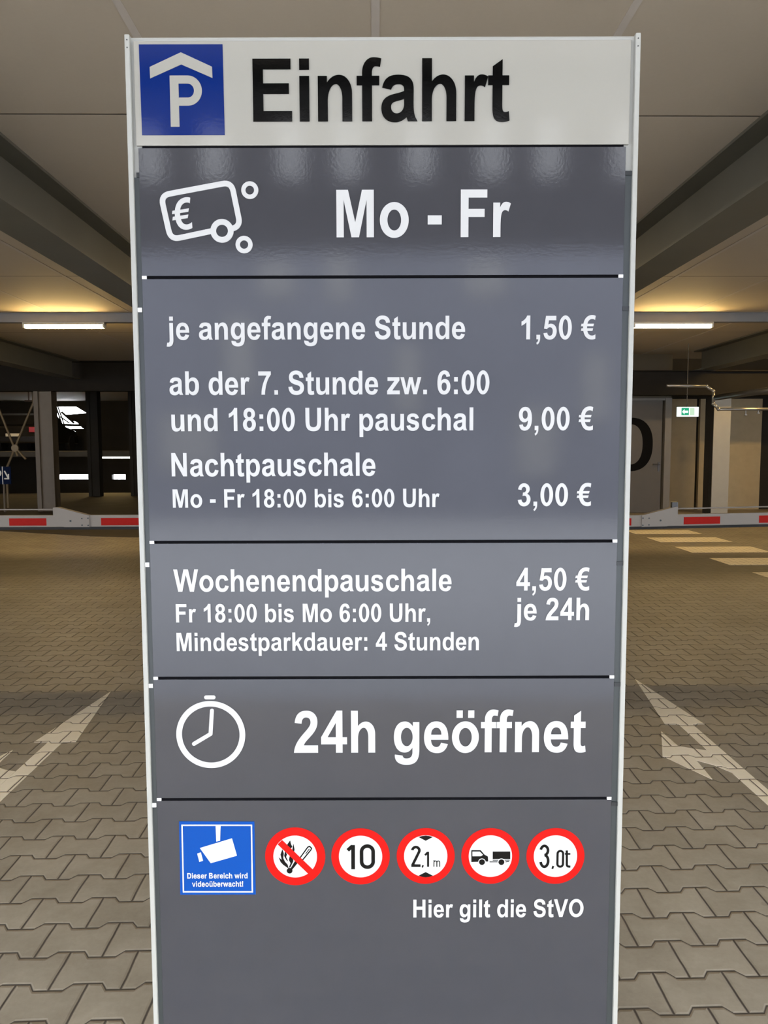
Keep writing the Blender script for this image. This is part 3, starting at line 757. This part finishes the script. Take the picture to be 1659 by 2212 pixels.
# lorry with trailer
tr = roundel('no_trailer_sign', (0.1562,0.8957), 0.0430, 0.0321)
bm = B_()
cab = [(0.1278,0.9052), (0.1418,0.9051), (0.1475,0.8982), (0.1525,0.8954), (0.1530,0.8876), (0.1279,0.8869)]
win = [(0.1295,0.9031), (0.1404,0.9031), (0.1453,0.8980), (0.1424,0.8958), (0.1296,0.8958)]
gv, gf = loops_mesh([cab, win]); bm2 = bmesh.new(); bm2.free()
V = [(x, Y1 + 0.00025 - z * 0.0005, y) for x, y, z in gv]; F = list(gf)
cabo = raw('lorry_mark', V, F, LB, tr)
plate(bm, [(0.1595,0.9030), (0.1855,0.9030), (0.1857,0.8914), (0.1596,0.8915)], Y1, Y2)
stroke(bm, [(0.1549,0.8870), (0.1670,0.8870)], 0.0006 * 2, Y1, Y2); stroke(bm, [(0.1787,0.8869), (0.1841,0.8875)], 0.0006 * 2, Y1, Y2)
stroke(bm, [(0.1596,0.8896), (0.1849,0.8896)], 0.0005 * 2, Y1, Y2)
obj('trailer_mark', bm, LB, tr)
for wc in ((0.1437,0.8869), (0.1725,0.8868)):
    bm = B_(); plate(bm, circle(wc, 0.0056, 32), Y1 - 0.0002, Y2); wh = obj('wheel_gap', bm, M['sign_white'], tr)
    bm = B_(); plate(bm, circle(wc, 0.0044, 32), Y1 - 0.0004, Y2); obj('wheel_mark', bm, LB, tr)
# 3,0t
wl = roundel('weight_limit_sign', (0.2527,0.8954), 0.0430, 0.0321)
bm = B_(); w = 0.0020 * 2
q = (0.2361,0.9046); q2 = (0.2363,0.8876); rx = 0.0053; ra = ((0.2360,0.9115)[1] - (0.2362,0.8973)[1]) / 2; rb = ((0.2362,0.8973)[1] - (0.2364,0.8792)[1]) / 2
stroke(bm, arc((q[0], (0.2362,0.8973)[1] + ra), rx, ra, 170, -90, 22), w, Y1, Y2)
stroke(bm, arc((q2[0], (0.2362,0.8973)[1] - rb), rx * 1.05, rb, 90, -170, 22), w, Y1 - 0.0001, Y2)
stroke(bm, [(0.2497,0.8804), (0.2482,0.8760)], w * 0.75, Y1, Y2)
q = (0.2598,0.8914); rx = 0.0041; rz = (0.2596,0.9035)[1] - q[1]; w = w * 0.82
stroke(bm, arc((q[0], q[1] + rz - rx), rx, rx, 0, 180, 16) + arc((q[0], q[1] - rz + rx), rx, rx, 180, 360, 16), w, Y1, Y2, True)
stroke(bm, [(0.2693,0.9043), (0.2697,0.8840)] + arc((0.2720,0.8828), 0.0023, 0.0033, 180, 270, 8) + [(0.2750,0.8791)], w, Y1, Y2)
stroke(bm, [(0.2665,0.8991), (0.2747,0.8990)], w * 0.8, Y1 - 0.0001, Y2)
obj('digits', bm, LB, wl)

# ================================================================== BARRIERS
def barrier(side, label, tilt):
    """side -1: boom to the left, +1: boom to the right of the island."""
    root = thing('barrier_gate', label, 'barrier', (side * 0.95 + 0.1, 6.45, 0), 0)
    bm = B_(); box(bm, -0.16, 0.16, 0.06, 0.42, 0.0, 1.02); h = obj('housing', bm, M['housing'], root, 0.02, 3)
    bm = B_(); box(bm, -0.13, 0.13, 0.055, 0.06, 0.12, 0.7); obj('housing_door', bm, M['beam_grey'], h, 0.001)
    bm = B_(); tube(bm, (0, -0.02, 0.885), (0, 0.2, 0.885), 0.06, 20); obj('pivot', bm, M['side_strip'], root)
    zc = 0.889 if side < 0 else 0.867
    def P(x, dz): return (x - root.location.x, zc + dz + tilt * (abs(x) - 2.1))     # world x -> local, tilted
    def quad(bm, xa, xb, za, zb, y0, y1): plate(bm, [P(xa, za), P(xb, za), P(xb, zb), P(xa, zb)], y0, y1)
    far = side * 3.9; near = side * 0.7
    bm = B_(); quad(bm, min(near, far), max(near, far), -0.044, 0.055, -0.02, 0.02); b = obj('boom', bm, M['boom'], root, 0.006)
    bm = B_(); quad(bm, min(near, far), max(near, far), -0.066, -0.0445, -0.014, 0.014); obj('rubber_edge', bm, M['rubber'], b)
    stripes = [(-3.85, -3.50), (-3.038, -2.729), (-2.275, -1.96), (-1.55, -1.25)] if side < 0 else [(1.06, 1.37), (1.87, 2.177), (2.621, 2.931), (3.261, 3.57)]
    for xa, xb in stripes:
        bm = B_(); quad(bm, xa, xb, -0.031, 0.031, -0.0212, -0.019); obj('red_stripe', bm, M['boom_red'], b)
    # kink joint plate, its high shoulder on the outer side
    o_, i_ = (-2.668, -2.37) if side < 0 else (2.567, 2.262)
    ring_ = [P(o_, 0.118), P(o_ + (0.035 if side < 0 else -0.012), 0.122), P(i_, 0.052), P(i_, -0.044), P(o_ + (0.09 if side < 0 else -0.09), -0.044),
             P(o_ + (0.045 if side < 0 else -0.045), -0.03), P(o_ + (0.012 if side < 0 else -0.012), 0.0), P(o_, 0.035)]
    bm = B_(); plate(bm, ring_, -0.03, 0.03); kp = obj('joint_plate', bm, M['boom'], b)
    for fx, dz in ((0.48, 0.008), (0.80, 0.028), (0.80, -0.028), (0.97, 0.03), (0.97, -0.03)):
        x = o_ + (i_ - o_) * fx; p = P(x, dz)
        bm = B_(); tube(bm, (p[0], -0.034, p[1]), (p[0], -0.028, p[1]), 0.006 if fx > 0.6 else 0.008, 10); obj('bolt', bm, M['side_strip'], kp)
    bm = B_(); pa_ = P(o_, 0.102); pb_ = P(far, 0.104); tube(bm, (pa_[0], 0, pa_[1]), (pb_[0], 0, pb_[1]), 0.006, 8); obj('tension_rod', bm, M['boom'], b)
    if side > 0:
        p = P(2.55, 0.14); bm = B_(); box(bm, p[0] - 0.03, p[0] + 0.02, -0.02, 0.02, p[1] - 0.03, p[1] + 0.02); obj('joint_bracket', bm, M['dark_pipe'], kp, 0.004)
    return root
barrier(-1, 'white and red barrier boom left of the sign, with a joint plate', 0.0)
barrier(1, 'white and red barrier boom right of the sign, with a joint plate', 0.016)

# ================================================================== ROAD MARKINGS
def arrow_obj():
    r = thing('lane_arrow', 'long cream straight and left arrow painted on the paving right of the sign', 'road marking')
    z0, z1 = 0.0002, 0.0022
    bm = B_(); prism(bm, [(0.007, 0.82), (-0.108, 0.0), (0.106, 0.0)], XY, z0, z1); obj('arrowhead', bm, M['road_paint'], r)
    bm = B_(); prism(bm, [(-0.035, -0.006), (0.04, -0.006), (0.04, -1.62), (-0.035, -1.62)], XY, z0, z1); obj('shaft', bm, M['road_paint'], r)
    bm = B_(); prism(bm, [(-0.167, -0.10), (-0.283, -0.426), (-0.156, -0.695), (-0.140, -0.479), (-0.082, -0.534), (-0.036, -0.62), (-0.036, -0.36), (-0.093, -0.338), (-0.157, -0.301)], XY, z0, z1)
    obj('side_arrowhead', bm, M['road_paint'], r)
    return r
ar = arrow_obj(); ar.location = (1.683, 4.03, 0); ar['group'] = 'lane arrows'
a2 = copy_tree(ar); a2.location = (-1.635, 3.85, 0)
a2['label'] = 'long cream straight and left arrow painted on the paving left of the sign'
ys = [(13.1, 13.7), (11.96, 12.58), (10.75, 11.39), (9.6, 10.2), (8.42, 9.02)]
labs = ['cream crosswalk bar farthest away, just showing below the right barrier boom', 'cream crosswalk bar, second farthest from the sign',
        'cream crosswalk bar in the middle of the row of five', 'cream crosswalk bar, second nearest of the row', 'cream crosswalk bar nearest, cut by the right picture edge']
for (a, b), lab in zip(ys, labs):
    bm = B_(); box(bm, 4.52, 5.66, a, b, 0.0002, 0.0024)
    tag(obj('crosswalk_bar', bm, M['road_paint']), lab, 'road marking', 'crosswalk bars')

bm = B_(); prism(bm, [(-24, 14.6), (-6.8, 14.05), (-4.8, 13.1), (-2.2, 12.6), (1.0, 12.3), (1.0, 26), (-24, 26)], XY, 0.0002, 0.006)
tag(obj('asphalt_lane', bm, M['asphalt']), 'dark asphalt lane beyond the left barrier', 'floor', kind='structure')

# ================================================================== RIGHT BACK WALL
YW = 17.3
xr0 = (6.573,1.549)[0]; xr1 = (6.678,1.549)[0]
ztop = (6.544,2.583)[1]
bm = B_(); box(bm, 1.05, 2.6, YW, YW + 0.2, 0, ZC); box(bm, 2.6, xr1 + 0.02, YW, YW + 0.2, ztop, ZC)
tag(obj('wall_right_back', bm, M['wall']), 'beige wall over the numbered door', 'wall', kind='structure')
dr = thing('door_1', 'large beige door leaf marked with a black zero', 'door', (0, YW, 0), kind='structure')
bm = B_(); box(bm, 2.6, xr0 - 0.06, 0.03, 0.09, 0.01, ztop - 0.05); obj('door_leaf', bm, M['door'], dr)
bm = B_(); box(bm, xr0 - 0.02, xr1 + 0.02, -0.04, 0.15, 0, ztop); obj('door_frame', bm, M['door_frame'], dr)
bm = B_(); box(bm, 2.6, xr1, -0.02, 0.15, ztop - 0.05, ztop); obj('door_frame', bm, M['door_frame'], dr)
hp = (6.407,1.102)
bm = B_(); tube(bm, (hp[0] - 0.10, -0.03, hp[1]), (hp[0] + 0.06, -0.03, hp[1]), 0.014, 10); tube(bm, (hp[0] + 0.05, -0.03, hp[1]), (hp[0] + 0.05, 0.035, hp[1]), 0.014, 10)
box(bm, hp[0] + 0.03, hp[0] + 0.07, 0.015, 0.03, hp[1] - 0.16, hp[1] + 0.05); obj('door_handle', bm, M['dark_pipe'], dr)
# numeral 0
n0, n1 = (6.311,1.550), (5.917,0.947)
zt0 = (5.887,2.152)[1]; zb0 = n1[1]; ro = 0.62
cx0 = n0[0] - 0.52
ocirc = []
ncirc = []
for i in range(64):
    a = 2 * PI * i / 64; s, co = math.sin(a), math.cos(a)
    e = lambda v, p: math.copysign(abs(v) ** p, v)
    ocirc.append((cx0 + 0.52 * e(co, 0.85), (zt0 + zb0) / 2 + (zt0 - zb0) / 2 * e(s, 0.85)))
    ncirc.append((cx0 + 0.29 * e(co, 0.85), (zt0 + zb0) / 2 + ((zt0 - zb0) / 2 - 0.15) * e(s, 0.85)))
bm = B_(); strip(bm, ocirc, ncirc, 0.026, 0.032, True); obj('numeral_zero', bm, M['black'], dr)

# wall bays beside the door
xa = xr1 + 0.03
xb = (7.654,1.549)[0]; xc = (7.449,1.545)[0]; xd = (7.841,1.544)[0]; xe = (9.213,1.545)[0]
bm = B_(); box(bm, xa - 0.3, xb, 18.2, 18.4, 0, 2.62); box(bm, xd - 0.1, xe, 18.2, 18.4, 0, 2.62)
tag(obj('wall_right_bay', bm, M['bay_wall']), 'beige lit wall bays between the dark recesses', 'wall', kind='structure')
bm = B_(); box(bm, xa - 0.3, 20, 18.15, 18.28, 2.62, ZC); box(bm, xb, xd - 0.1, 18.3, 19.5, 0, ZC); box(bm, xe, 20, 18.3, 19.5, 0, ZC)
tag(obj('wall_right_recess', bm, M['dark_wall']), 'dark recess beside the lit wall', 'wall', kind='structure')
bm = B_(); ww = xd - xc
box(bm, xc + 0.02, xd, 16.85, 16.87, 0, 2.59); box(bm, xc + 0.02, xd, 17.13, 17.15, 0, 2.59); box(bm, (xc + xd) / 2 - 0.01, (xc + xd) / 2 + 0.01, 16.87, 17.13, 0, 2.59)
tag(obj('steel_column', bm, M['column_pale']), 'pale steel column right of the green exit sign', 'column')
bm = B_(); box(bm, xb + 0.0, xc - 0.0, 16.95, 17.25, 0, 2.59)
tag(obj('wall_pillar', bm, M['dark_wall']), 'dark narrow pillar beside the pale column', 'column')

# exit sign
e0, e1 = (6.117,2.100), (6.551,2.294)
ex = thing('exit_sign', 'small lit green and white emergency exit sign hanging before the wall', 'sign', ((e0[0] + e1[0]) / 2, 15.5, (e0[1] + e1[1]) / 2))
ew, eh2 = (e1[0] - e0[0]) / 2, (e1[1] - e0[1]) / 2
bm = B_(); box(bm, -ew, ew, -0.02, 0.02, -eh2, eh2); obj('sign_box', bm, M['exit_white'], ex, 0.008)
bm = B_(); box(bm, -ew * 0.62, ew * 0.08, -0.0225, -0.019, -eh2 * 0.72, eh2 * 0.8); gp = obj('green_field', bm, M['exit_green'], ex)
bm = B_(); box(bm, ew * 0.16, ew * 0.60, -0.0225, -0.019, -eh2 * 0.72, eh2 * 0.8); obj('door_mark', bm, M['exit_pale'], ex)
bm = B_(); plate(bm, [(-ew * 0.56, 0), (-ew * 0.34, eh2 * 0.55), (-ew * 0.34, eh2 * 0.22), (0.0, eh2 * 0.22), (0.0, -eh2 * 0.22), (-ew * 0.34, -eh2 * 0.22), (-ew * 0.34, -eh2 * 0.55)], -0.0245, -0.022)
obj('arrow_mark', bm, M['exit_white'], ex)
bm = B_(); tube(bm, (-0.02, 0, eh2), (-0.02, 0, ZC - (e0[1] + e1[1]) / 2), 0.008, 8); obj('hanger_rod', bm, M['dark_pipe'], ex)

# sprinkler pipes
pp = [(5.856,2.711), (6.654,2.700), (6.797,2.599), (6.805,2.352), (6.911,2.242), (8.198,2.239)]
def pipe(bm, pts, y, r):
    for a, b in zip(pts, pts[1:]): tube(bm, (a[0], y, a[1]), (b[0], y, b[1]), r)
    for p in pts[1:-1]: bmesh.ops.create_uvsphere(bm, u_segments=12, v_segments=8, radius=r * 1.25, matrix=Matrix.Translation((p[0], y, p[1])))
bm = B_(); pipe(bm, pp, 15.4, 0.03); sp_ = tag(obj('sprinkler_pipe', bm, M['pipe'], smooth=True), 'thin grey sprinkler pipe with bends above the pale column', 'pipe')
for q in ((7.465,2.130), (7.716,2.166)):
    bm = B_(); tube(bm, (q[0], 15.4, q[1] + 0.12), (q[0], 15.4, q[1]), 0.012, 8); tube(bm, (q[0], 15.4, q[1] - 0.012), (q[0], 15.4, q[1] + 0.004), 0.03, 12); obj('sprinkler_head', bm, M['pipe'], sp_)
bm = B_(); a = (6.670,2.446); b = (7.092,2.495); tube(bm, (a[0], 15.0, a[1]), (b[0], 13.2, b[1]), 0.055, 20)
tag(obj('drain_pipe', bm, M['dark_pipe'], smooth=True), 'thick dark glossy pipe sloping up above the sprinkler pipe', 'pipe')

# ================================================================== FAR LEFT
def hcol(label, x0, x1, y, m, z0=0.0, z1=2.84):
    bm = B_(); d = x1 - x0
    box(bm, x0, x0 + 0.10, y, y + 0.3, z0, z1); box(bm, x0 + 0.10, x1, y + 0.05, y + 0.08, z0, z1); box(bm, x1 - 0.03, x1, y - 0.02, y + 0.3, z0, z1)
    return tag(obj('steel_column', bm, m), label, 'column')
a = (-8.002,1.596); b = (-7.574,1.595)
hcol('brown grey steel column at the far left, beside the bright opening', a[0], b[0], 18.4, M['column'])
a = (-8.844,1.620); b = (-8.488,1.619)
hcol('dark steel column between the two far daylight slots', a[0], b[0], 24.0, M['dark_wall'], 0, ZC)
a = (-7.604,1.617); b = (-7.362,1.616)
hcol('dark steel column close to the left edge of the sign', a[0], b[0], 24.2, M['dark_wall'], 0, ZC)
# cross bracing
br = thing('cross_brace', 'thin crossed steel rods left of the brown column', 'brace', (0, 19.5, 0))
for p, q in (((-9.403,2.641), (-8.931,1.313)), ((-8.484,2.639), (-9.222,1.000)), ((-8.969,1.510), (-8.727,1.231))):
    bm = B_(); tube(bm, (p[0], 0, p[1]), (q[0], 0, q[1]), 0.03, 8); obj('rod', bm, M['brass'], br)
bm = B_(); p = (-8.981,1.510); tube(bm, (p[0], -0.03, p[1]), (p[0], 0.03, p[1]), 0.09, 16); obj('node_plate', bm, M['brass'], br)
bm = B_(); p = (-9.222,1.000); q = (-9.263,0.078); tube(bm, (p[0], 0, 0.0), (p[0], 0, p[1]), 0.03, 8); obj('foot_rod', bm, M['brass'], br)
p = (-8.484,2.639); bm = B_(); tube(bm, (p[0], 0, p[1]), (p[0], 0, ZC), 0.03, 8); obj('head_rod', bm, M['brass'], br)
# direction sign
p = (-8.926,0.665); q = (-8.508,1.077)
ds = thing('direction_sign', 'small dark blue parking direction sign with white marks at the left edge', 'sign', (0, 18.2, 0))
bm = B_(); box(bm, p[0], q[0], -0.01, 0.01, p[1], q[1]); obj('sign_plate', bm, M['dir_blue'], ds)
cxs = (-8.701,0.871)[0]
bm = B_(); box(bm, cxs - 0.008, cxs + 0.008, -0.013, -0.009, p[1], q[1]); obj('divider', bm, M['plate'], ds)
a = (-8.653,0.979); b = (-8.564,0.794)
bm = B_(); stroke(bm, [a, b], 0.03, -0.014, -0.009); stroke(bm, [(b[0] - 0.10, b[1]), b, (b[0], b[1] + 0.11)], 0.03, -0.0145, -0.009); obj('arrow_mark', bm, M['plate'], ds)
u0 = (-8.868,0.752); u1 = (-8.728,0.991)
V, F = text_data('P', (u0[0], u1[0], u0[1], u1[1]), -0.0115, 0.004) if 'P' in GLYPH else (None, None)
bm = B_(); stroke(bm, [(u0[0] + 0.03, u0[1]), (u0[0] + 0.03, u1[1])] + arc((u1[0] - 0.075, u1[1] - 0.065), 0.06, 0.065, 90, -90, 10) + [(u0[0] + 0.03, u1[1] - 0.13)], 0.034, -0.014, -0.009); obj('letter_mark', bm, M['plate'], ds)
bm = B_(); tube(bm, (cxs, 0.03, 0), (cxs, 0.03, q[1]), 0.025, 10); obj('post', bm, M['column'], ds)

# dark car on the raised half level
cp = (-13.413,1.378)
car = thing('parked_car', 'dark car parked on the raised half level at the far left, seen from behind', 'car', (cp[0], 29.0, 1.40))
prof = [(0.0, 0.30), (-0.02, 0.55), (0.03, 0.85), (0.25, 0.98), (0.55, 1.36), (0.9, 1.44), (2.0, 1.42), (2.75, 1.0), (3.9, 0.82), (4.1, 0.6), (4.1, 0.3)]
bm = B_(); prism(bm, prof, YZ, -0.86, 0.86); obj('body', bm, M['car_paint'], car, 0.06, 3)
bm = B_(); prism(bm, [(0.22, 1.0), (0.50, 1.33), (0.53, 1.30), (0.26, 0.97)], YZ, -0.66, 0.66); obj('rear_window', bm, M['car_glass'], car)
for s in (-1, 1):
    bm = B_(); box(bm, s * 0.72 - 0.12, s * 0.72 + 0.12, -0.05, 0.1, 0.70, 0.9); obj('tail_lamp', bm, M['tail_red'], car, 0.02)
    for yy in (0.75, 3.35):
        bm = B_(); tube(bm, (s * 0.78 - 0.1, yy, 0.32), (s * 0.78 + 0.1, yy, 0.32), 0.32, 28); obj('wheel', bm, M['rubber'], car, 0.02)
bm = B_(); box(bm, -0.26, 0.26, -0.05, 0.0, 0.55, 0.66); obj('number_plate', bm, M['plate'], car)

# bars crossing the bright opening
op = thing('window_bars', 'thin dark bars crossing the bright opening beside the brown column', 'railing', (0, YB - 0.05, 0))
for p, q, r in (((-13.796,3.320), (-13.512,2.337), 0.035), ((-13.716,3.320), (-13.412,2.337), 0.03), ((-13.565,3.080), (-13.040,2.597), 0.05), ((-14.007,2.539), (-12.501,2.495), 0.05), ((-13.632,2.880), (-13.241,2.598), 0.03)):
    bm = B_(); tube(bm, (p[0], 0, p[1]), (q[0], 0, q[1]), r, 8); obj('bar', bm, M['dark_wall'], op)
bm = B_(); plate(bm, [(-13.469,2.959), (-12.422,3.037), (-12.447,2.314), (-12.687,2.375), (-12.918,2.637), (-13.177,2.718), (-13.273,2.839)], 0.0, 0.1); obj('infill_panel', bm, M['dark_wall'], op)
bm = B_(); plate(bm, [(-13.013,3.359), (-12.411,3.357), (-12.424,2.997)], 0.0, 0.1); obj('infill_panel', bm, M['dark_wall'], op)
a = (-10.489,3.177); b = (-10.251,2.900)
bm = B_(); box(bm, a[0], b[0], 23.5, 23.56, b[1], 2.95)
tube(bm, ((a[0] + b[0]) / 2, 23.53, 2.95), ((a[0] + b[0]) / 2, 23.53, ZC), 0.02, 8)
tag(obj('hanging_board', bm, M['board']), 'small brown board hanging from the far ceiling at the left', 'board')
